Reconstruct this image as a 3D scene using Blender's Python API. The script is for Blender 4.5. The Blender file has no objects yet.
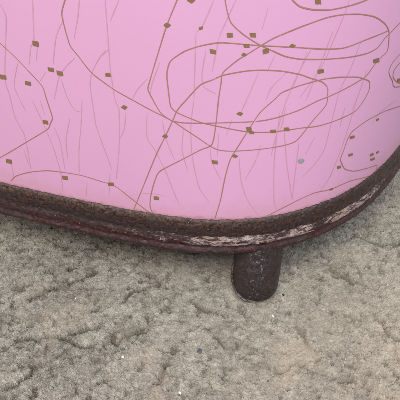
import bpy, bmesh, math
import numpy as np
from mathutils import Vector, Matrix

# ------------------------------------------------------------------ camera
SC = bpy.context.scene
COL = SC.collection
CAM = Vector((-0.03540373, -0.20594882, 0.22518873))
TH = math.radians(37)
fw = Vector((0, math.cos(TH), -math.sin(TH))); rt = Vector((1, 0, 0)); up = rt.cross(fw)
cd = bpy.data.cameras.new('camera'); cam = bpy.data.objects.new('camera', cd); COL.objects.link(cam)
M = Matrix((rt, up, -fw)).transposed().to_4x4(); M.translation = CAM
cam.matrix_world = M
cd.sensor_width = 36; cd.lens = 36 * 483 / 400; cd.clip_start = 0.01; cd.clip_end = 50
SC.camera = cam

# ------------------------------------------------------------------ light
wd = bpy.data.worlds.new('World'); SC.world = wd; wd.use_nodes = True
wd.node_tree.nodes['Background'].inputs[0].default_value = (0.80, 0.88, 1.0, 1)
wd.node_tree.nodes['Background'].inputs[1].default_value = 0.50
def area(name, loc, target, size, power, col):
    l = bpy.data.lights.new(name, 'AREA'); l.shape = 'RECTANGLE'; l.size, l.size_y = size
    l.energy = power; l.color = col
    o = bpy.data.objects.new(name, l); COL.objects.link(o); o.location = loc
    o.rotation_euler = (Vector(target) - Vector(loc)).to_track_quat('-Z', 'Y').to_euler()
    return o
area('window_light', (-0.45, -1.15, 1.60), (0, 0.02, 0.06), (0.9, 0.7), 43, (1.0, 0.965, 0.93))
area('room_light', (1.1, -.7, 1.5), (0, 0, 0.05), (1.4, 1.4), 14, (0.93, 0.96, 1.0))
area('cool_top_fill', (0.12, -0.55, 0.78), (0.02, 0, 0.27), (0.35, 0.3), 2.8, (0.50, 0.66, 1.0))  # added close fill lamp, cools the upper wall towards lilac
SC.view_settings.view_transform = 'Standard'; SC.view_settings.look = 'None'
SC.view_settings.exposure = 0; SC.view_settings.gamma = 1

# ------------------------------------------------------------------ helpers
RNG = np.random.default_rng(11)
def vnoise(x, y, scale, seed=0, octaves=1):
    """smooth value noise in 0..1, feature size = scale"""
    out = 0; amp = 1; tot = 0
    for k in range(octaves):
        g = np.random.default_rng(seed * 31 + k).random((256, 256))
        u = x / scale * 2 ** k + 57.3; v = y / scale * 2 ** k + 91.7
        iu = np.floor(u).astype(int); iv = np.floor(v).astype(int); fu = u - iu; fv = v - iv
        fu = fu * fu * (3 - 2 * fu); fv = fv * fv * (3 - 2 * fv)
        a = g[iu % 256, iv % 256]; b = g[(iu + 1) % 256, iv % 256]; c = g[iu % 256, (iv + 1) % 256]; d = g[(iu + 1) % 256, (iv + 1) % 256]
        out = out + amp * ((a * (1 - fu) + b * fu) * (1 - fv) + (c * (1 - fu) + d * fu) * fv); tot += amp; amp *= .55
    return out / tot
def mesh_obj(name, V, Fc, mats, parent=None, mi=None, smooth=True):
    me = bpy.data.meshes.new(name); me.from_pydata([tuple(v) for v in V], [], [tuple(f) for f in Fc])
    for m in (mats if isinstance(mats, (list, tuple)) else [mats]): me.materials.append(m)
    if mi is not None: me.polygons.foreach_set('material_index', np.array(mi, dtype=np.int32))
    me.polygons.foreach_set('use_smooth', np.full(len(me.polygons), smooth))
    me.update()
    o = bpy.data.objects.new(name, me); COL.objects.link(o)
    if parent: o.parent = parent
    return o
def vattr(o, name, arr, typ='FLOAT'):
    a = o.data.attributes.new(name, typ, 'POINT')
    a.data.foreach_set('value' if typ == 'FLOAT' else 'vector', np.asarray(arr, dtype=np.float32).ravel())
def tag(o, label=None, cat=None, group=None, kind=None):
    for k, v in (('label', label), ('category', cat), ('group', group), ('kind', kind)):
        if v: o[k] = v
class NT:
    """small node-tree writer"""
    def __init__(s, name):
        s.m = bpy.data.materials.new(name); s.m.use_nodes = True; s.t = s.m.node_tree
        s.b = s.t.nodes['Principled BSDF']; s.out = s.t.nodes['Material Output']
    def put(s, sock, v):
        if v is None: return
        if hasattr(v, 'is_output') or isinstance(v, bpy.types.NodeSocket): s.t.links.new(v, sock)
        elif isinstance(v, tuple) and len(v) == 3 and sock.type == 'RGBA': sock.default_value = (*v, 1)
        else: sock.default_value = v
    def attr(s, name, out='Fac'):
        n = s.t.nodes.new('ShaderNodeAttribute'); n.attribute_name = name; return n.outputs[out]
    def obj(s): return s.t.nodes.new('ShaderNodeTexCoord').outputs['Object']
    def noise(s, vec, scale, detail=4, rough=.6, dist=0, out='Fac'):
        n = s.t.nodes.new('ShaderNodeTexNoise'); s.put(n.inputs['Vector'], vec); n.inputs['Scale'].default_value = scale
        n.inputs['Detail'].default_value = detail; n.inputs['Roughness'].default_value = rough; n.inputs['Distortion'].default_value = dist
        return n.outputs[out]
    def math(s, op, a, b=0.0, c=0.0):
        n = s.t.nodes.new('ShaderNodeMath'); n.operation = op
        for i, v in enumerate((a, b, c)): s.put(n.inputs[i], v)
        return n.outputs[0]
    def step(s, v, lo, hi, to0=0., to1=1.):
        n = s.t.nodes.new('ShaderNodeMapRange'); n.interpolation_type = 'SMOOTHSTEP'
        for i, q in enumerate((v, lo, hi, to0, to1)): s.put(n.inputs[i], q)
        return n.outputs[0]
    def mix(s, f, a, b):
        n = s.t.nodes.new('ShaderNodeMix'); n.data_type = 'RGBA'
        s.put(n.inputs[0], f); s.put(n.inputs[6], a); s.put(n.inputs[7], b); return n.outputs[2]
    def scalev(s, vec, v3):
        n = s.t.nodes.new('ShaderNodeVectorMath'); n.operation = 'MULTIPLY'; s.put(n.inputs[0], vec); n.inputs[1].default_value = v3
        return n.outputs[0]
    def bump(s, h, strength, dist):
        n = s.t.nodes.new('ShaderNodeBump'); s.put(n.inputs['Height'], h); n.inputs['Strength'].default_value = strength; n.inputs['Distance'].default_value = dist
        s.t.links.new(n.outputs[0], s.b.inputs['Normal'])
    def set(s, **k):
        for n, v in k.items(): s.put(s.b.inputs[n.replace('_', ' ')], v)
        return s.m

# ------------------------------------------------------------------ plan outline of the hamper
L1, LC, L2, K1, K2, AL, AX, AY = 0.14509, 0.21586, 0.07522, 1.08217, 2.555, -0.44386, -0.02419, -0.01246
ZT = 0.0665; TAP = 0.03; LQ = L1 + LC + L2
def _quarter(N=1600):
    s = np.linspace(0, LQ, N); turn = np.pi / 2 - K1 * (L1 + LC / 2) - K2 * (L2 + LC / 2)
    u = np.clip((s - L1) / LC, 0, 1); k = np.where((s > L1) & (s < L1 + LC), 1 - np.cos(2 * np.pi * u), 0)
    w = u * u * (3 - 2 * u); k = k / (((k[1:] + k[:-1]) / 2 * np.diff(s)).sum()) * turn + K1 * (1 - w) + K2 * w
    phi = np.concatenate([[0], np.cumsum((k[1:] + k[:-1]) / 2 * np.diff(s))]); phi *= (np.pi / 2) / phi[-1]
    x = np.concatenate([[0], np.cumsum((np.cos(phi[1:]) + np.cos(phi[:-1])) / 2 * np.diff(s))])
    y = np.concatenate([[0], np.cumsum((np.sin(phi[1:]) + np.sin(phi[:-1])) / 2 * np.diff(s))])
    return s, x, y, phi
QS, QX, QY, QP = _quarter()
_i = np.argmin(abs(QP + AL)); XI, YI = QX[_i], QY[_i]; HW, HD = QX[-1], QY[-1]
def contour(s):
    """arc length (from the middle of the front side) -> x, y, tangent angle; closed, period 4*LQ"""
    s = np.asarray(s, float); t = np.mod(s, 4 * LQ); q = np.floor(t / LQ).astype(int) % 4; a = t - q * LQ
    a = np.where(q % 2 == 1, LQ - a, a); x = np.interp(a, QS, QX); y = np.interp(a, QS, QY); p = np.interp(a, QS, QP)
    X = np.where((q == 0) | (q == 1), x, -x); Y = np.where((q == 0) | (q == 3), y, 2 * HD - y)
    P = np.where(q == 0, p, np.where(q == 1, np.pi - p, np.where(q == 2, np.pi + p, 2 * np.pi - p)))
    c, n = np.cos(AL), np.sin(AL)
    return c * (X - XI) - n * (Y - YI) + AX, n * (X - XI) + c * (Y - YI) + AY, P + AL
def wall(s, z, off=0.):
    x, y, p = contour(s); o = off + TAP * (np.asarray(z) - ZT)
    return np.stack([x + np.sin(p) * o, y - np.cos(p) * o, np.asarray(z) + 0 * x], -1)
def local(u, v):   # hamper frame (u along the front from its middle, v depth from the front) -> world
    c, n = np.cos(AL), np.sin(AL)
    return (c * (u - XI) - n * (v - YI) + AX, n * (u - XI) + c * (v - YI) + AY)
def unlocal(x, y):
    c, n = np.cos(AL), np.sin(AL); dx, dy = x - AX, y - AY
    return (c * dx + n * dy + XI, -n * dx + c * dy + YI)
S_FINE = np.arange(0.05, 0.46, 0.0005)
S_ALL = np.concatenate([S_FINE, np.linspace(0.46, 0.05 + 4 * LQ, 330)[:-1] if False else np.linspace(0.463, 0.047 + 4 * LQ, 330)])
# the rim line is a little bent
def rim_dz(s):
    t = np.mod(s, 4 * LQ)
    return np.interp(t, [0.0, .09, .13, .17, .19, .2186, .24, .27, .30, .33, .38, .43, .5], [.001, .002, .0018, .0005, 0, -.0008, -.0006, -.0002, -.0006, -.002, -.003, -.002, 0])

# ------------------------------------------------------------------ print on the wall, as (arc length, height) in tenths of a millimetre, and partings in the pile (mm)
STRONG = [[[1177,1539],[1202,1519],[1263,1462],[1322,1396],[1354,1359],[1373,1329],[1379,1267],[1388,1176],[1374,1150],[1345,1106],[1224,1023],[1114,948],[996,870],[929,827]],[[1576,1754],[1567,1730],[1541,1669],[1553,1546],[1581,1505],[1628,1438],[1669,1404],[1734,1361],[1811,1322],[1896,1279],[1987,1235],[2047,1193],[2109,1149],[2155,1114],[2196,1093],[2256,1087],[2395,1091],[2505,1099],[2563,1117],[2628,1206],[2686,1276],[2685,1321],[2676,1364],[2642,1396],[2578,1424],[2529,1446],[2447,1469],[2362,1479],[2293,1477],[2208,1461],[2159,1438],[2110,1414],[2050,1342],[2011,1291],[1987,1235],[1951,1154],[1900,1044],[1791,773],[1749,671]],[[2033,1778],[2025,1756],[1982,1660],[1945,1558],[1886,1388],[1889,1368],[1905,1331],[1937,1270],[1985,1234]],[[2983,1563],[2962,1561],[2836,1550],[2728,1536],[2627,1545],[2512,1564],[2427,1575],[2349,1583],[2255,1593],[2184,1597],[2110,1582],[2050,1559],[1999,1523],[1983,1501],[1972,1452],[1978,1339],[1983,1304],[2009,1279],[2110,1237],[2185,1219],[2274,1198],[2332,1186],[2424,1179],[2568,1180],[2658,1173],[2771,1179],[2883,1196],[2932,1241],[2952,1287],[2940,1331],[2908,1351],[2840,1380],[2734,1402],[2639,1408],[2536,1395],[2458,1371],[2430,1343],[2370,1282],[2327,1202],[2280,1106],[2249,1037],[2229,936],[2211,800],[2186,677]],[[2202,1781],[2203,1760],[2211,1723],[2228,1676],[2268,1637],[2304,1611],[2349,1583],[2396,1560],[2452,1533],[2519,1515],[2636,1500],[2768,1488],[2873,1485],[2935,1497],[2974,1532],[3068,1581],[3109,1602]],[[2349,1583],[2308,1556],[2260,1525],[2204,1472],[2197,1427],[2188,1347],[2180,1237],[2164,1125],[2109,1090],[2014,1025],[1914,953],[1885,895],[1857,797],[1847,723],[1859,671]],[[2349,1583],[2402,1613],[2500,1648],[2602,1674],[2679,1679],[2772,1669],[2865,1643],[2947,1599],[2995,1552],[3022,1466],[2988,1445],[2948,1417],[2901,1370],[2848,1354],[2709,1321],[2633,1306],[2554,1277],[2472,1256],[2382,1241],[2219,1237],[2109,1232],[2032,1230],[1989,1235]],[[2439,1776],[2455,1754],[2488,1728],[2540,1713],[2618,1705],[2710,1711],[2788,1722],[2840,1735]],[[1020,719],[1066,764],[1169,813],[1284,846],[1389,855],[1487,855],[1585,839],[1666,822],[1752,753],[1843,675]],[[3508,1019],[3391,1051],[3176,1101],[3008,1107],[2901,1080],[2877,1042],[2868,986],[2859,929],[2881,890],[2917,845],[3008,795],[3160,747],[3295,703],[3304,663]],[[2433,662],[2527,706],[2636,746],[2726,761],[2839,744],[2994,734],[3229,660]],[[3220,1416],[3160,1412],[3103,1385],[3088,1351],[3108,1320],[3162,1272],[3183,1244],[3217,1223],[3317,1195]],[[3251,1367],[3189,1361],[3143,1336],[3155,1296],[3224,1248],[3324,1204]]]
FAINT = [[[1422,1743],[1418,1719],[1381,1547],[1360,1522],[1325,1427]],[[1392,1521],[1367,1451]],[[1633,1757],[1629,1734],[1614,1675],[1577,1574]],[[1548,1658],[1494,1575],[1451,1446]],[[1567,1493],[1502,1434],[1469,1392],[1417,1272]],[[1407,1409],[1365,1360]],[[1476,1403],[1490,1297],[1518,1235],[1548,1229]],[[1256,1691],[1269,1638],[1204,1441],[1173,1340],[1175,1253],[1171,1145],[1198,1036],[1179,828]],[[1716,1540],[1685,1507],[1637,1435],[1617,1372],[1615,1299],[1614,1170],[1625,1106],[1663,921]],[[1296,1255],[1330,1126],[1354,987],[1362,865],[1357,787],[1350,725]],[[1341,1262],[1349,1184]],[[1384,1124],[1400,1042],[1392,871]],[[1564,1292],[1535,1158],[1498,1012],[1470,854]],[[1743,1764],[1740,1742],[1735,1645],[1725,1475],[1725,1398],[1728,1312],[1741,1264],[1715,1047],[1677,862]],[[1798,1745],[1771,1698],[1749,1658]],[[1730,1545],[1685,1507]],[[1885,1427],[1836,1372],[1808,1321]],[[1774,1258],[1753,1162],[1722,1104]],[[1873,1269],[1863,1139],[1896,1072],[1939,962],[1983,814],[2006,745]],[[1939,1236],[1957,1122],[1990,1026]],[[2084,1344],[2069,1220],[2072,1060],[2104,875],[2159,776]],[[1650,907],[1622,741]],[[2095,1637],[2090,1514],[2084,1344]],[[2162,1759],[2118,1658],[2095,1637]],[[2184,1619],[2159,1473]],[[2134,1566],[2118,1459],[2127,1406],[2177,1375]],[[2350,1471],[2309,1350],[2287,1288]],[[2410,1541],[2384,1469]],[[2469,1463],[2411,1400],[2391,1341]],[[2700,1733],[2695,1691],[2679,1637],[2637,1496],[2602,1425],[2545,1339]],[[2565,1561],[2526,1466],[2493,1379]],[[2813,1550],[2785,1425],[2750,1337],[2740,1187],[2728,1023],[2674,938],[2625,890]],[[2805,1239],[2801,1133]],[[2658,1114],[2620,1022]],[[2155,1108],[2165,1025],[2210,921]],[[2290,1053],[2307,919],[2344,798],[2422,664]],[[2388,1113],[2371,1031],[2326,918]],[[2460,1277],[2459,1122],[2463,993],[2486,774],[2510,703]],[[2575,1104],[2582,912],[2589,752]],[[2194,1189],[2188,1054]],[[1509,817],[1485,713]],[[1061,855],[1050,753]],[[2484,1303],[2477,1209],[2463,1169]],[[2249,1250],[2226,1173]],[[2898,1400],[2878,1276],[2859,1209]],[[1228,1246],[1245,1184]],[[3288,1125],[3118,1115],[3065,1065]],[[1799,800],[1879,807],[1931,801]],[[2546,1542],[2514,1422],[2479,1314],[2442,1047]],[[2650,1617],[2617,1472],[2576,1320]],[[2878,1276],[2846,988],[2800,818],[2738,734]],[[2490,1182],[2530,982],[2589,752]],[[1272,1440],[1217,1321],[1228,1246]],[[1946,1507],[1905,1406],[1893,1354]],[[2243,1760],[2195,1647],[2184,1619]],[[2364,1728],[2348,1645]],[[1483,1188],[1436,1059],[1423,939]],[[1170,952],[1173,853]],[[2038,1218],[2026,1085],[2051,961]],[[2827,903],[2812,826]]]
DIA = [[[1370,1551],[1405,1548],[1402,1521],[1367,1525]],[[1419,1436],[1454,1434],[1453,1411],[1418,1414]],[[1461,1426],[1496,1423],[1495,1398],[1460,1401]],[[1151,1368],[1191,1368],[1187,1342],[1148,1341]],[[1280,1354],[1318,1353],[1316,1329],[1278,1330]],[[1327,1158],[1361,1158],[1358,1131],[1324,1132]],[[1031,874],[1073,876],[1068,844],[1026,842]],[[1364,835],[1402,837],[1400,807],[1362,805]],[[1964,1658],[1980,1673],[2001,1662],[1985,1648]],[[2058,1756],[2075,1772],[2097,1759],[2080,1743]],[[1696,1441],[1724,1441],[1725,1421],[1696,1421]],[[2104,1658],[2122,1662],[2124,1650],[2106,1645]],[[2210,1638],[2238,1638],[2242,1617],[2214,1617]],[[2299,1636],[2326,1636],[2330,1616],[2304,1617]],[[2146,1574],[2174,1568],[2178,1547],[2149,1552]],[[2276,1594],[2304,1593],[2309,1575],[2280,1576]],[[2269,1547],[2281,1559],[2300,1549],[2288,1537]],[[2354,1568],[2384,1573],[2389,1551],[2359,1546]],[[2461,1575],[2474,1586],[2496,1575],[2483,1564]],[[2541,1754],[2571,1751],[2579,1728],[2548,1731]],[[2602,1459],[2638,1461],[2647,1438],[2610,1437]],[[2916,1448],[2966,1445],[2983,1418],[2931,1422]],[[1747,1279],[1767,1296],[1791,1287],[1771,1269]],[[1932,1150],[1948,1168],[1970,1157],[1954,1139]],[[1625,841],[1665,848],[1666,820],[1625,813]],[[1869,794],[1899,795],[1901,769],[1871,768]],[[2263,1280],[2278,1295],[2303,1282],[2287,1267]],[[2311,1215],[2338,1213],[2343,1188],[2316,1190]],[[2324,1192],[2350,1191],[2355,1174],[2328,1176]],[[2420,1194],[2450,1191],[2456,1171],[2425,1174]],[[2484,1198],[2513,1194],[2520,1172],[2490,1176]],[[2253,1058],[2267,1073],[2290,1060],[2276,1046]],[[2161,1040],[2193,1036],[2197,1011],[2165,1015]],[[2884,1054],[2924,1053],[2935,1032],[2895,1033]],[[2906,943],[2949,939],[2962,916],[2918,920]],[[3129,854],[3179,845],[3197,818],[3145,828]],[[3208,833],[3256,824],[3272,803],[3223,813]],[[3154,812],[3218,796],[3238,771],[3171,788]],[[2840,892],[2875,888],[2885,864],[2850,868]],[[2819,755],[2852,750],[2860,732],[2827,737]],[[3091,1083],[3124,1080],[3135,1064],[3102,1068]],[[3202,1273],[3262,1263],[3289,1230],[3227,1242]]]
CHIP = [[2584,995],[2592,1008],[2606,1006],[2621,994],[2615,979],[2598,978]]
CRE = [[[-144.7,-45.1],[-138.9,-39.3],[-132.6,-37.9],[-122.5,-35.9],[-115.3,-35.2],[-109.0,-33.2],[-101.5,-31.1],[-94.0,-28.3]],[[-138.7,-8.1],[-130.6,-1.6],[-127.5,0.8],[-121.5,1.7],[-114.0,7.6],[-102.7,15.5]],[[-83.8,-9.7],[-76.2,-1.6],[-69.1,1.7],[-60.6,5.0],[-54.8,15.5]],[[-113.1,-35.2],[-104.1,-40.6],[-99.4,-41.9]],[[21.7,-30.4],[23.1,-38.6],[27.1,-43.9]],[[48.0,-64.4],[50.8,-68.9],[52.6,-73.3]],[[29.6,-61.0],[37.2,-62.2],[43.7,-61.0]],[[74.1,51.8],[82.7,44.4],[92.5,42.4],[103.2,43.4]],[[-88.0,-40.6],[-81.3,-37.3],[-76.0,-34.6],[-69.5,-31.8]],[[-61.1,-65.0],[-53.8,-57.5],[-49.1,-43.9]],[[-136.8,-68.9],[-128.0,-64.4],[-123.1,-56.3]],[[-29.7,-30.4],[-21.6,-40.6],[-13.5,-45.1]],[[49.5,19.1],[59.9,8.5],[72.4,3.3]],[[-41.5,-8.1],[-32.4,-15.9],[-22.5,-20.3]],[[69.5,-23.3],[72.0,-33.9],[76.1,-38.6]],[[-148.2,50.7],[-131.7,40.3],[-110.3,36.3]],[[6.7,-57.5],[18.2,-51.4],[28.1,-50.2]]]

# ------------------------------------------------------------------ materials
def mat_pink():
    n = NT('pink_vinyl'); o = n.obj(); zr = n.attr('above_rim')
    c = n.mix(n.noise(o, 9, 3), (0.595, 0.310, 0.462), (0.650, 0.335, 0.495))
    c = n.mix(n.step(n.noise(o, 260, 5, .7), .50, .78, 0, .22), c, (0.64, 0.30, 0.46))
    # stains creeping up from the rim
    ns = n.noise(n.scalev(n.attr('sv', 'Vector'), (1, 1, 1)), 170, 6, .75)
    edge = n.step(n.math('SUBTRACT', n.math('MULTIPLY', ns, .0082), zr), .0012, .0034)
    c = n.mix(n.math('MULTIPLY', edge, .75), c, (0.30, 0.14, 0.12))
    haze = n.step(n.math('SUBTRACT', n.math('MULTIPLY', n.noise(n.attr('sv', 'Vector'), 70, 6, .7), .036), zr), .003, .016)
    c = n.mix(n.math('MULTIPLY', haze, .50), c, (0.56, 0.27, 0.33))
    n.bump(n.noise(o, 700, 3, .5), .10, .0003)
    return n.set(Base_Color=c, Roughness=n.step(n.noise(o, 60, 3), .3, .7, .42, .55), Specular_IOR_Level=.32)
def mat_print(name, col, thin, keep):
    n = NT(name); o = n.obj()
    c = n.mix(n.noise(o, 300, 4), tuple(v * .8 for v in col), tuple(min(1, v * 1.2) for v in col))
    c = n.mix(n.step(n.noise(o, 420 if not thin else 90, 5, .7), keep, keep + .16), c, (0.72, 0.35, 0.53))
    return n.set(Base_Color=c, Roughness=.5, Specular_IOR_Level=.25)
def mat_rim():
    n = NT('rusted_metal_trim'); v = n.attr('sv', 'Vector'); prof = n.attr('across'); wear = n.attr('wear')
    a = n.noise(v, 520, 9, .8); b = n.noise(n.scalev(v, (.6, 1.2, 1)), 110, 5, .65); sp = n.noise(n.scalev(v, (1, 1.4, 1)), 1100, 3, .6)
    g = n.noise(n.scalev(v, (.35, 1.6, 1)), 480, 6, .7)
    upper = n.mix(n.step(a, .42, .60), (0.008, 0.004, 0.004), (0.060, 0.024, 0.018))
    upper = n.mix(n.step(b, .50, .62, 0, .7), upper, (0.020, 0.010, 0.009))
    rust = n.math('MULTIPLY', n.math('MULTIPLY', n.step(prof, .02, .22, 1, 0), n.step(a, .44, .62)), n.attr('rusty'))
    upper = n.mix(n.math('MULTIPLY', rust, .75), upper, (0.140, 0.062, 0.028))
    bead = n.mix(n.step(a, .40, .62), (0.009, 0.004, 0.004), (0.070, 0.017, 0.015))
    bead = n.mix(n.step(b, .48, .62, 0, .75), bead, (0.020, 0.009, 0.009))
    c = n.mix(n.step(prof, .50, .62), upper, bead)
    c = n.mix(n.math('MULTIPLY', n.step(g, .58, .66), n.step(prof, .25, .5, .15, .6)), c, (0.13, 0.060, 0.045))
    # chips down to the pale undercoat, ragged along the ledge
    r = n.noise(n.scalev(v, (.50, 1.5, 1)), 300, 10, .8, .5)
    chip = n.step(n.math('SUBTRACT', n.math('ADD', r, n.math('MULTIPLY', wear, .36)), .80), -.020, .055)
    pale = n.mix(n.step(a, .40, .60), (0.15, 0.090, 0.075), (0.46, 0.365, 0.335))
    pale = n.mix(n.step(b, .46, .60, 0, .6), pale, (0.36, 0.22, 0.17))
    c = n.mix(chip, c, pale)
    c = n.mix(n.step(sp, .68, .72, 0, .85), c, (0.48, 0.40, 0.39))
    h = n.math('ADD', n.math('MULTIPLY', a, 1.0), n.math('MULTIPLY', chip, .35))
    n.bump(h, .8, .0004)
    return n.set(Base_Color=c, Roughness=n.step(b, .35, .65, .26, .56), Specular_IOR_Level=.55)
def mat_foot():
    n = NT('dark_rusted_metal'); o = n.obj(); glint = n.attr('scuff_glint')
    a = n.noise(o, 420, 8, .75); b = n.noise(o, 150, 4, .6); f = n.noise(n.scalev(o, (1, 1, .55)), 620, 8, .78)
    c = n.mix(n.step(a, .38, .64), (0.009, 0.005, 0.005), (0.056, 0.026, 0.021))
    c = n.mix(n.step(b, .48, .62, 0, .7), c, (0.030, 0.018, 0.018))
    chip = n.step(n.math('ADD', f, n.math('MULTIPLY', glint, .10)), .665, .705)  # pale flecks: chips plus glints put into the colour, denser in front
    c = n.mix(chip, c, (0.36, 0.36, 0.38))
    c = n.mix(n.math('MULTIPLY', glint, n.step(f, .46, .66, .05, .55)), c, (0.120, 0.105, 0.108))  # grey sheen of the front painted into the scuffed tone
    n.bump(n.math('ADD', a, n.math('MULTIPLY', chip, .25)), .9, .0010)
    return n.set(Base_Color=c, Roughness=n.step(b, .3, .7, .24, .46), Specular_IOR_Level=.5)
def mat_edge():
    n = NT('worn_metal_edge'); o = n.obj(); a = n.noise(o, 500, 6, .7)
    c = n.mix(n.step(a, .42, .62), (0.040, 0.024, 0.022), (0.19, 0.145, 0.13))
    n.bump(a, .6, .0005)
    return n.set(Base_Color=c, Roughness=.6)
def mat_pile(ground=False):
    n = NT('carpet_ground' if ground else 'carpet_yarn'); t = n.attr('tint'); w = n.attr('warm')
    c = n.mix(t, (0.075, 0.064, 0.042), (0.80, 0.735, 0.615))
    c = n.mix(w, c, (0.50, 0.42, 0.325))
    if ground:
        f = n.noise(n.obj(), 2600, 4, .7, .8); c = n.mix(n.step(f, .35, .6, .5, 0), c, (0.20, 0.17, 0.12)); n.bump(f, .8, .0004)
    return n.set(Base_Color=c, Roughness=.9, Specular_IOR_Level=.12)
def mat_plain(name, col, rough=.6):
    n = NT(name); a = n.noise(n.obj(), 400, 5, .7)
    c = n.mix(n.step(a, .35, .65), tuple(v * .6 for v in col), col); n.bump(a, .4, .0004)
    return n.set(Base_Color=c, Roughness=rough)
PINK = mat_pink(); GOLD = mat_print('gold_line_print', (0.330, 0.170, 0.110), False, .60)
ROSE = mat_print('faint_rose_line_print', (0.530, 0.262, 0.335), True, .60)
DIAM = mat_print('gold_fleck_print', (0.215, 0.130, 0.055), False, .66)
SPOT = mat_plain('bare_metal_spot', (0.36, 0.36, 0.37), .5)
RIM = mat_rim(); FOOT = mat_foot(); EDGE = mat_edge()

# ------------------------------------------------------------------ carpet
def seg_dist(x, y):
    """distance to the nearest parting in the pile"""
    best = np.full(x.shape, 1.)
    for l in CRE:
        l = np.array(l) / 1e3; lo = l.min(0) - .02; hi = l.max(0) + .02
        m = (x > lo[0]) & (x < hi[0]) & (y > lo[1]) & (y < hi[1]); xs, ys = x[m], y[m]; bb = best[m]
        for (ax, ay), (cx, cy) in zip(l[:-1], l[1:]):
            dx, dy = cx - ax, cy - ay; t = np.clip(((xs - ax) * dx + (ys - ay) * dy) / (dx * dx + dy * dy), 0, 1)
            bb = np.minimum(bb, np.hypot(xs - ax - t * dx, ys - ay - t * dy))
        best[m] = bb
    return best
def worley(x, y, cell, seed):
    """distance to the nearest tuft centre and that tuft's random number"""
    r = np.random.default_rng(seed); J = r.random((256, 256, 3)); u, v = x / cell + 300, y / cell + 300
    iu, iv = np.floor(u).astype(int), np.floor(v).astype(int); f1 = np.full(x.shape, 9.); f2 = np.full(x.shape, 9.); rid = np.zeros(x.shape)
    for a in (-1, 0, 1):
        for b in (-1, 0, 1):
            j = J[(iu + a) % 256, (iv + b) % 256]; d = np.hypot(iu + a + .1 + .8 * j[..., 0] - u, iv + b + .1 + .8 * j[..., 1] - v)
            m = d < f1; f2 = np.where(m, f1, np.minimum(f2, d)); rid = np.where(m, j[..., 2], rid); f1 = np.where(m, d, f1)
    return f1, f2, rid
def pile_field(x, y):
    """height of the matted pile, its tint and warmth"""
    wx = x + .0016 * (vnoise(x, y, .0034, 51, 2) - .5) * 2; wy = y + .0016 * (vnoise(x, y, .0034, 52, 2) - .5) * 2
    f1, f2, rid = worley(wx, wy * 1.15, .0023, 5)
    g1, g2, gid = worley(wx + .003 * (vnoise(x, y, .01, 53) - .5), wy, .0075, 6)
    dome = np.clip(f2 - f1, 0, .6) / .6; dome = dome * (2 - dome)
    clump = np.clip(g2 - g1, 0, .35) / .35; open_ = np.clip((vnoise(x, y, .013, 54, 2) - .44) / .16, 0, 1)   # clumps have opened up only in places
    jx = x + .0022 * (vnoise(x, y, .005, 41, 2) - .5) * 2; jy = y + .0022 * (vnoise(x, y, .005, 42, 2) - .5) * 2
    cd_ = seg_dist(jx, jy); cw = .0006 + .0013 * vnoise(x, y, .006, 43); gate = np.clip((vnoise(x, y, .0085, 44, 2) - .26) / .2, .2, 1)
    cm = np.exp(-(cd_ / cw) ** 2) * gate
    pm = np.clip((vnoise(x, y, .0036, 77, 3) - .68) / .06, 0, 1)
    gap = (1 - clump) * open_
    z = .0012 * (vnoise(x, y, .020, 5, 2) - .5) + .0009 * (vnoise(x, y, .0048, 6, 2) - .5) + (.00035 + .0006 * rid) * dome - .0003 - .0008 * gap - .0024 * cm - .0013 * pm
    fd = np.hypot(x + .0014, y); z = z + .0016 * np.exp(-((fd - .0158) / .0026) ** 2) - .0016 * np.exp(-(fd / .0128) ** 8)
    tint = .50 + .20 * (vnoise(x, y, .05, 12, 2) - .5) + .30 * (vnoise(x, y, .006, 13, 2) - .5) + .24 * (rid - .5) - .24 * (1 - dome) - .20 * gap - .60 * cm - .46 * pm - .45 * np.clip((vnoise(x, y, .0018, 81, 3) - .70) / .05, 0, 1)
    warm = .08 + .34 * np.clip((x + .11) / .16, 0, 1) * np.clip((.07 - y) / .09, .2, 1) + .38 * np.clip((vnoise(x, y, .026, 14, 3) - .58) / .16, 0, 1)
    return z, np.clip(tint, 0, 1), np.clip(warm, 0, .9)
VIS = (-.205, .158, -.085, .195); STEP = .00042
def axis(a, b, far):
    mid = np.arange(a, b, STEP); g = np.cumsum(np.minimum(.0006 * 1.09 ** np.arange(400), .010)); g = g[g < far]
    return np.concatenate([a - g[::-1], mid, mid[-1] + g])
AXX, AXY = axis(VIS[0], VIS[1], 1.6), axis(VIS[2], VIS[3], 1.6); X, Y = np.meshgrid(AXX, AXY)
HZ, HT, HWm = pile_field(X, Y); nyg, nxg = X.shape
me = bpy.data.meshes.new('carpet'); me.vertices.add(nxg * nyg); me.vertices.foreach_set('co', np.stack([X, Y, HZ], -1).astype(np.float32).ravel())
idx = np.arange(nxg * nyg).reshape(nyg, nxg); q = np.stack([idx[:-1, :-1], idx[:-1, 1:], idx[1:, 1:], idx[1:, :-1]], -1).reshape(-1, 4)
me.loops.add(q.size); me.loops.foreach_set('vertex_index', q.ravel().astype(np.int32)); me.polygons.add(len(q)); me.polygons.foreach_set('loop_start', (np.arange(len(q)) * 4).astype(np.int32))
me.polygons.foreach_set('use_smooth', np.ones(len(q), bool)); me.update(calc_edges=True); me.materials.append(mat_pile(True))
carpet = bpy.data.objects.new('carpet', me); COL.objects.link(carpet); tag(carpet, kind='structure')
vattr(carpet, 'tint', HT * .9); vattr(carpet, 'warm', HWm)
def inside_depth(x, y):
    """rough depth inside the hamper outline (negative outside)"""
    u, v = unlocal(x, y)
    return np.minimum(HW - abs(u), HD - abs(v - HD))
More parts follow.
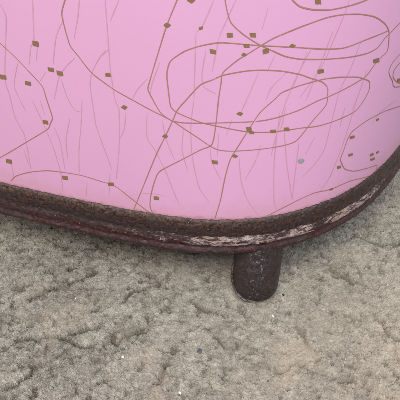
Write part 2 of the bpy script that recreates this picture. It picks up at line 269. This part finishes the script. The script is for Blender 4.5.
def grid_at(A, x, y):
    i = np.clip(np.searchsorted(AXX, x) - 1, 0, nxg - 2); j = np.clip(np.searchsorted(AXY, y) - 1, 0, nyg - 2)
    fx = (x - AXX[i]) / (AXX[i + 1] - AXX[i]); fy = (y - AXY[j]) / (AXY[j + 1] - AXY[j])
    return (A[j, i] * (1 - fx) + A[j, i + 1] * fx) * (1 - fy) + (A[j + 1, i] * (1 - fx) + A[j + 1, i + 1] * fx) * fy
def fuzz(n, box, rad, length, lift, seed, hole=None):
    """short curly yarn ends lying matted over the tufts"""
    r = np.random.default_rng(seed); x = r.uniform(box[0], box[1], n); y = r.uniform(box[2], box[3], n)
    k = inside_depth(x, y) < .09
    if hole: k &= ~((x > hole[0]) & (x < hole[1]) & (y > hole[2]) & (y < hole[3]))
    x, y = x[k], y[k]; n = x.size; P = 7; t = np.linspace(0, 1, P)[None]
    a0 = 6.28 * 1.5 * vnoise(x, y, .0035, 61, 2) + r.normal(0, 1.0, n); turn = r.normal(0, 2.2, n); L = length * r.uniform(.5, 1.4, n)
    ang = a0[:, None] + turn[:, None] * t + .5 * np.sin(6.28 * (r.uniform(.8, 2, n)[:, None] * t + r.random(n)[:, None]))
    st = (L / (P - 1))[:, None]
    px = x[:, None] + np.cumsum(np.cos(ang) * st, 1) - np.cos(ang[:, :1]) * st; py = y[:, None] + np.cumsum(np.sin(ang) * st, 1) - np.sin(ang[:, :1]) * st
    lf = lift * r.uniform(.2, 1.2, n)[:, None]
    pz = grid_at(HZ, px, py) - .00006 + lf * np.sin(np.pi * (t * r.uniform(.55, .98, n)[:, None]))
    rr = rad * r.uniform(.7, 1.25, n)[:, None] * (1 - .4 * t ** 3)
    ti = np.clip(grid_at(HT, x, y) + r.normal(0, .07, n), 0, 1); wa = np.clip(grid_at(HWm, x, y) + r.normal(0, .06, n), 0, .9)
    return np.stack([px, py, pz], -1).astype(np.float32), rr.astype(np.float32), ti.astype(np.float32), wa.astype(np.float32)
parts = [fuzz(620000, VIS, .000062, .0019, .00042, 1), fuzz(60000, VIS, .000075, .0026, .0010, 4), fuzz(150000, (-.45, .55, -.3, .5), .00018, .003, .0010, 2, VIS)]
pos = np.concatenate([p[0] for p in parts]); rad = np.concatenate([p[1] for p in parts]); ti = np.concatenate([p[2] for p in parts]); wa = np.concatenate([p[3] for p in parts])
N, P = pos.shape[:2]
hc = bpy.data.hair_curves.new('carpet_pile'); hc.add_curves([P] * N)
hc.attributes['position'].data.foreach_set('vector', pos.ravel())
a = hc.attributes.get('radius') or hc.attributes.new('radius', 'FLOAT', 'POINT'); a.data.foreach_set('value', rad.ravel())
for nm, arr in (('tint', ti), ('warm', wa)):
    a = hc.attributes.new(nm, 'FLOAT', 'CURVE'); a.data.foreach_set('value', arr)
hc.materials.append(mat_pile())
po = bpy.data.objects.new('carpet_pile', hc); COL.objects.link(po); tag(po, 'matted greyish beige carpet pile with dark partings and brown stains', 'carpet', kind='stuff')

# ------------------------------------------------------------------ hamper
hamper = bpy.data.objects.new('laundry_hamper', None); COL.objects.link(hamper)
tag(hamper, 'pink vintage hamper with gold scribble print and rusted brown base rim on short feet', 'hamper')
HX, HY = local(0, HD); hamper.location = (HX, HY, 0)
def adopt(o):   # parts are modelled in world space: keep them there
    o.parent = hamper; o.matrix_parent_inverse = Matrix.Translation((-HX, -HY, 0)); return o
def loft(rows, closed=True):
    """rows: (n_profile, n_s, 3)"""
    A, B = rows.shape[:2]; idx = np.arange(A * B).reshape(A, B)
    j = np.roll(idx, -1, 1) if closed else idx[:, 1:]; i0 = idx if closed else idx[:, :-1]
    return rows.reshape(-1, 3), np.stack([i0[:-1], j[:-1], j[1:], i0[1:]], -1).reshape(-1, 4)
# body wall
HTOP = .50
zrel = np.concatenate([[-.006, -.003, 0, .001, .002, .004, .007, .012, .02], np.linspace(.035, HTOP - ZT, 22)])
S2, Zr = np.meshgrid(S_ALL, zrel); base = rim_dz(S2) * np.exp(-np.clip(Zr, 0, 1) / .03)
Wv, Wf = loft(wall(S2, ZT + Zr + base))
sv = np.stack([S2, Zr, 0 * S2], -1).reshape(-1, 3); above = Zr.ravel().copy()
V = [Wv]; Fc = [Wf]; mi = [np.zeros(len(Wf), int)]; nv = len(Wv); extra = 0
def catmull(P, step=.0008):
    P = np.array(P, float) / 1e4; Q = np.vstack([2 * P[0] - P[1], P, 2 * P[-1] - P[-2]]); out = []
    for k in range(1, len(Q) - 2):
        p0, p1, p2, p3 = Q[k - 1:k + 3]; n_ = max(2, int(np.hypot(*(p2 - p1)) / step)); t = np.linspace(0, 1, n_, endpoint=False)[:, None]
        m1, m2 = (p2 - p0) * .38, (p3 - p1) * .38; d = np.hypot(*(p2 - p1))
        for m in (m1, m2):
            l = np.hypot(*m)
            if l > d: m *= d / l
        out.append((2 * t ** 3 - 3 * t ** 2 + 1) * p1 + (t ** 3 - 2 * t ** 2 + t) * m1 + (-2 * t ** 3 + 3 * t ** 2) * p2 + (t ** 3 - t ** 2) * m2)
    out.append(P[-1:]); return np.vstack(out)
def add_ribbon(P, w, m, off, seed):
    global nv
    c = catmull(P); g = np.gradient(c, axis=0); g /= np.hypot(*g.T)[:, None] + 1e-12; nrm = np.stack([-g[:, 1], g[:, 0]], -1)
    l = np.cumsum(np.r_[0, np.hypot(*np.diff(c, axis=0).T)]); ww = w * (.78 + .44 * vnoise(l, l * 0 + seed, .006, 60 + seed))[:, None] / 2
    if m == 2: ww = ww * (.30 + .70 * np.clip(np.minimum(l, l[-1] - l) / .004, 0, 1))[:, None]
    a, b = c + nrm * ww, c - nrm * ww; n_ = len(c)
    V.append(np.vstack([wall(a[:, 0], a[:, 1], off), wall(b[:, 0], b[:, 1], off)]))
    i = np.arange(n_ - 1); Fc.append(np.stack([i, i + n_, i + n_ + 1, i + 1], -1) + nv); mi.append(np.full(n_ - 1, m)); nv += 2 * n_
def add_patch(P, m, off):
    global nv
    P = np.array(P, float) / 1e4
    if len(P) == 4:
        P = P.mean(0) + (P - P.mean(0)) * (.82 + .10 * RNG.normal(0, .5, (4, 1)))
        Q = []
        for a_ in range(4):
            p, c, n_ = P[a_ - 1], P[a_], P[(a_ + 1) % 4]
            for f in (.16, .04): Q.append(c + (p - c) * f * RNG.uniform(.5, 1.4))
            for f in (.04, .16): Q.append(c + (n_ - c) * f * RNG.uniform(.5, 1.4))
            for f in (.38, .5): Q.append(c + (n_ - c) * f + RNG.normal(0, .00005, 2))
        P = np.array(Q)
    c = P.mean(0); Q = np.vstack([c, (P + c) / 2, P]); V.append(wall(Q[:, 0], Q[:, 1], off)); k = len(P)
    f = [(0, 1 + i, 1 + (i + 1) % k, 1 + (i + 1) % k) for i in range(k)] + [(1 + i, 1 + k + i, 1 + k + (i + 1) % k, 1 + (i + 1) % k) for i in range(k)]
    Fc.append(np.array(f) + nv); mi.append(np.full(2 * k, m)); nv += 2 * k + 1
for k, l in enumerate(FAINT): add_ribbon(l, .00046, 2, .00006, k)
for k, l in enumerate(STRONG): add_ribbon(l, .00046, 1, .00010 + .000006 * k, 50 + k)
for l in DIA: add_patch(l, 3, .00020)
add_patch(CHIP, 4, .00024)
# the same scribble carries on round the hamper, past the photograph's frame
for rep in (1, 2, 3):
    sh = rep * LQ * 1e4
    for k, l in enumerate(STRONG): add_ribbon([(x + sh, z + (rep * 37 % 50)) for x, z in l], .00046, 1, .00010 + .000006 * k, 50 + k)
    for l in DIA: add_patch([(x + sh, z + (rep * 37 % 50)) for x, z in l], 3, .00020)
allV = np.vstack(V); faces = []
for f in Fc:
    for q in f.tolist(): faces.append(q[:3] if q[2] == q[3] else q)
body = adopt(mesh_obj('body', allV, faces, [PINK, GOLD, ROSE, DIAM, SPOT], mi=np.concatenate(mi)))
pad = len(allV) - len(Wv)
vattr(body, 'above_rim', np.r_[above, np.full(pad, .1)]); vattr(body, 'sv', np.vstack([sv, np.zeros((pad, 3))]), 'FLOAT_VECTOR')

# base rim
PR = np.array([(-.0014, .0010), (.0002, .0010), (.0011, .0003), (.0017, -.0012), (.0021, -.0035), (.0023, -.0060), (.0024, -.0080), (.0022, -.0090), (.0023, -.0100), (.0027, -.0112),
               (.0032, -.0130), (.0033, -.0146), (.0030, -.0156), (.0031, -.0164), (.0036, -.0174), (.0042, -.0188), (.0040, -.0202), (.0030, -.0213), (.0010, -.0218), (-.003, -.0214), (-.009, -.0195)])
PR = np.vstack([PR]); dl = np.r_[0, np.cumsum(np.hypot(*np.diff(PR, axis=0).T))]; NP_ = 84
tt = np.linspace(0, dl[-1], NP_); pd = np.interp(tt, dl, PR[:, 0]); pz = np.interp(tt, dl, PR[:, 1])
for _ in range(2): pd[1:-1] = (pd[:-2] + 2 * pd[1:-1] + pd[2:]) / 4; pz[1:-1] = (pz[:-2] + 2 * pz[1:-1] + pz[2:]) / 4
S3, T3 = np.meshgrid(S_ALL, tt); D3 = np.repeat(pd[:, None], len(S_ALL), 1); Z3 = np.repeat(pz[:, None], len(S_ALL), 1)
rough = (vnoise(S3, T3, .0022, 21, 3) - .5); pits = np.clip((vnoise(S3, T3, .0032, 22, 3) - .58) / .12, 0, 1)
D3n = D3 + .00035 * rough - .0003 * pits + .0006 * (vnoise(S3, T3 * 0, .020, 23, 2) - .5)
ragged = np.clip(1 - T3 / .0035, 0, 1) * ((vnoise(S3, T3 * 0, .0016, 24, 3) - .5) * .0026)
Z3n = Z3 + ragged + .0004 * (vnoise(S3, T3, .003, 25, 2) - .5) + .0007 * (vnoise(S3, T3 * 0, .03, 27, 2) - .5)
rv, rf = loft(wall(S3, ZT + Z3n + rim_dz(S3), D3n)[:, :])
rim = adopt(mesh_obj('base_rim', rv, rf[:, ::-1], RIM)); tag(rim, 'rusted brown base rim with the paint chipped pale along its ledge')
I = np.interp(S3, [.05, .13, .155, .168, .180, .190, .200, .212, .240, .250,   .262, .272, .280, .287, .300, .335, .350, .40, .5], [.10, .30, .55, .68, .66, .78, .74, .94, .97, .82, .95, .90, .72, .93, .97, .85, .50, .35, .2])
I = np.where(S3 > .5, .3, I)
band = np.exp(-(np.clip(abs(Z3 + .0122) - .0020, 0, 1) / .0020) ** 2)
low = (.34 + .5 * np.exp(-((S3 - .155) / .035) ** 2)) * np.exp(-((Z3 + .0207) / .0009) ** 2)
vattr(rim, 'rusty', np.interp(S3, [.05, .2, .24, .29], [1, 1, .45, .1]).ravel()); vattr(rim, 'wear', (I * band + low * (.4 + I)).ravel()); vattr(rim, 'across', ((-Z3) / .022).ravel()); vattr(rim, 'sv', np.stack([S3, T3, 0 * S3], -1).reshape(-1, 3), 'FLOAT_VECTOR')
# underside plate
sb = np.linspace(0, 4 * LQ, 241)[:-1]; bx, by, bp = contour(sb)
ring = np.stack([bx - np.sin(bp) * .0085, by + np.cos(bp) * .0085, 0 * bx + .0475], -1)
bv = np.vstack([ring, [[HX, HY, .0475]]]); bf = [(i, (i + 1) % 240, 240) for i in range(240)]
adopt(mesh_obj('base_plate', bv, bf, mat_plain('dull_base_metal', (0.06, 0.045, 0.04), .7)))
# lid with a rolled edge
LP = [(0.0, 0), (.003, .001), (.004, .005), (.003, .011), (-.004, .016), (-.02, .021), (-.06, .027)]
rows = np.stack([wall(sb, HTOP - .002 + z, d) for d, z in LP]); lv, lf = loft(rows); c0 = len(lv)
lv = np.vstack([lv, [[HX, HY, HTOP + .036]]]); last = np.arange(240) + 240 * (len(LP) - 1)
lf = [tuple(f) for f in lf] + [(int(last[i]), int(last[(i + 1) % 240]), c0) for i in range(240)]
adopt(mesh_obj('lid', lv, lf, mat_plain('cream_lid_enamel', (0.70, 0.34, 0.52), .4)))

# feet
def foot_mesh():
    nz, na = 70, 120; z = []; r = []
    for k in range(nz):
        t = k / (nz - 1)
        if t < .35:
            a_ = t / .35 * math.pi / 2; z.append(.0105 - .0125 * math.cos(a_)); r.append(.0136 * (math.sin(a_) ** .72 if a_ > 0 else 0))
        else:
            u = (t - .35) / .65; z.append(.0105 + u * .0385); r.append(.0136 + .0003 * math.sin(u * 3) + .0005 * u)
    z = np.array(z)[:, None]; r = np.array(r)[:, None]; an = np.linspace(0, 2 * np.pi, na, endpoint=False)[None]
    rr = r + (.0006 * (vnoise(z + 0 * an, an * .014, .0035, 31, 3) - .5) + .0010 * (vnoise(z + 0 * an, an * .014, .014, 32) - .5)) * np.minimum(1, r / .01) * np.minimum(1, np.abs(np.pi - abs(an - np.pi)) / .3)
    rr = rr * (1 - .04 * np.exp(-((z - .036) / .009) ** 2))
    P = np.stack([rr * np.cos(an), rr * np.sin(an), z + 0 * an], -1)
    return loft(P), P
(fv, ff), FP = foot_mesh()
def lip_mesh():
    """rolled edge that runs down one side, round the bottom and up the other"""
    n_, m_ = 110, 12; a_ = np.linspace(0, 1, n_); pts = []
    for t in a_:
        if t < .25: pts.append((-.0136 - .0012 * math.sin(t / .25 * 1.57), -.0005, .032 - (t / .25) * .019))
        else:
            b = math.pi + (t - .25) / .75 * math.pi * .52; pts.append((.0141 * math.cos(b) - .0006, -.0005 - .0068 * (-math.sin(b)) ** 1.5, .013 + .0132 * math.sin(b)))
    p = np.array(pts); g = np.gradient(p, axis=0); g /= np.linalg.norm(g, axis=1)[:, None]; s_ = np.array([0, 1., 0]); q = np.cross(g, s_)
    th = np.linspace(0, 2 * np.pi, m_, endpoint=False); R = (.00095 - .0004 * a_) * np.clip(np.minimum(a_ / .12, (1 - a_) / .2), .15, 1) * (1 + .45 * (vnoise(a_ * .08, a_ * 0, .009, 35, 2) - .5))
    V_ = p[:, None] + R[:, None, None] * (np.cos(th)[None, :, None] * s_ * 1.5 + np.sin(th)[None, :, None] * q[:, None])
    return loft(V_)
lpv, lpf = lip_mesh()
glint_mask = (np.exp(-((np.arctan2(FP[..., 1], FP[..., 0]) + 1.75) / .75) ** 2) * np.clip((FP[..., 2] - .001) / .006, 0, 1)).ravel()  # front-facing mask for the painted glints and scuffed sheen
fu, fvv = unlocal(-.0014, 0.0)
proto = None
for k, (su, sv_) in enumerate(((1, 1), (-1, 1), (1, -1), (-1, -1))):
    u = HW_off = fu if su > 0 else -fu; v = fvv if sv_ > 0 else 2 * HD - fvv
    x, y = local(u, v)
    if proto is None:
        f = mesh_obj('foot', fv, ff, FOOT); vattr(f, 'scuff_glint', glint_mask); e = mesh_obj('rolled_edge', lpv, lpf, EDGE, parent=f); proto = (f, e)
        e.rotation_euler = (0, 0, math.radians(-10)); e.location = (0, -.0030, 0)
    else:
        f = proto[0].copy(); COL.objects.link(f); e = proto[1].copy(); COL.objects.link(e); e.parent = f
    f.parent = hamper; f.location = (x - HX, y - HY, 0)
    f.rotation_euler = (0, 0, [0, -1.6, 1.6, 3.14][k])

# ------------------------------------------------------------------ crumbs and fluff on the carpet
def crumb(name, x, y, z, r, col, label, cat, stretch=(1, 1, 1), rough=.5, seed=0):
    bm = bmesh.new(); bmesh.ops.create_icosphere(bm, subdivisions=3, radius=1); rg = np.random.default_rng(seed); dirs = rg.normal(size=(7, 3)); dirs /= np.linalg.norm(dirs, axis=1)[:, None]; am = rg.uniform(.05, .3, 7)
    for v in bm.verts:
        d = np.array(v.co); cut = 1.0
        for q, a_ in zip(dirs, am): cut = min(cut, (1 - a_) / max(1e-3, d @ q)) if d @ q > 0 else cut
        v.co = Vector((d * cut * r * np.array(stretch)).tolist())
    me = bpy.data.meshes.new(name); bm.to_mesh(me); bm.free(); me.materials.append(mat_plain(name + '_stuff', col, rough))
    o = bpy.data.objects.new(name, me); COL.objects.link(o); o.location = (x, y, float(grid_at(HZ, np.array([x]), np.array([y]))[0]) + .00045); o.rotation_euler = (0, 0, seed * 1.3); tag(o, label, cat)
for a_ in (
    ('crumb', -.0773, -.0483, .0006, .00085, (.85, .85, .82), 'shiny white crumb lying on the carpet left of centre in a brownish patch', 'crumb', (1, 1, .8), .3, 1),
    ('crumb', -.0455, -.0692, .0006, .00095, (.85, .84, .80), 'white crumb nearest the camera, at the bottom of the photo', 'crumb', (1.2, .9, .7), .3, 2),
    ('crumb', -.1114, -.0065, .0006, .0006, (.82, .82, .80), 'small white crumb beside the parting under the left end of the rim', 'crumb', (1, 1, .8), .3, 3),
    ('crumb', .0075, -.0203, .0006, .0008, (.88, .84, .78), 'cream crumb on the carpet just in front of the foot', 'crumb', (1.4, .8, .6), .4, 4),
    ('grit', .0154, -.0053, .0007, .0008, (.012, .011, .010), 'black speck of grit on the carpet just right of the foot', 'grit', (1, 1, .8), .5, 5),
    ('grit', -.0357, -.0451, .0005, .0014, (.10, .105, .105), 'grey flake of grit on the carpet between the foot and the bottom of the photo', 'grit', (1.2, 1, .5), .6, 6),
    ('grit', -.0003, -.0633, .0005, .0006, (.22, .07, .055), 'reddish speck on the carpet near the bottom, right of centre', 'grit', (1.1, .9, .6), .6, 7),
    ('grit', -.0714, 0.0005, .0005, .0011, (.045, .035, .028), 'dark brown speck in a parting below the middle of the left rim', 'grit', (1.3, .8, .6), .6, 8),
    ('grit', -.1285, -.0005, .0004, .0010, (.04, .035, .028), 'dark brown speck in the parting near the left side of the photo', 'grit', (1.2, .8, .6), .6, 9)):
    crumb(*a_)
def fibre(name, pts, rad_, col, label, cat):
    p = np.array(pts, float); p[:, 2] = grid_at(HZ, p[:, 0], p[:, 1]) + .0006; Q = []
    for k in range(len(p) - 1):
        for t in np.linspace(0, 1, 8, endpoint=False): Q.append(p[k] * (1 - t) + p[k + 1] * t)
    Q.append(p[-1]); Q = np.array(Q); Q[:, 0] += .0004 * np.sin(np.arange(len(Q)) * .5); Q[:, 2] += .0003 * np.sin(np.arange(len(Q)) * .8)
    g = np.gradient(Q, axis=0); g /= np.linalg.norm(g, axis=1)[:, None]; a_ = np.cross(g, (0, 0, 1.)); a_ /= np.linalg.norm(a_, axis=1)[:, None]; b = np.cross(a_, g); th = np.linspace(0, 2 * np.pi, 6, endpoint=False)
    v, f = loft(Q[:, None] + rad_ * (np.cos(th)[None, :, None] * a_[:, None] + np.sin(th)[None, :, None] * b[:, None]))
    tag(mesh_obj(name, v, f, mat_plain(name + '_yarn', col, .7)), label, cat)
fibre('loose_thread', [(.0502, -.0304, .0012), (.0460, -.0406, .0016), (.0429, -.0489, .0014), (.0404, -.0563, .0008)], .00009, (.68, .62, .54), 'pale loose thread lying on the carpet at lower right', 'thread')
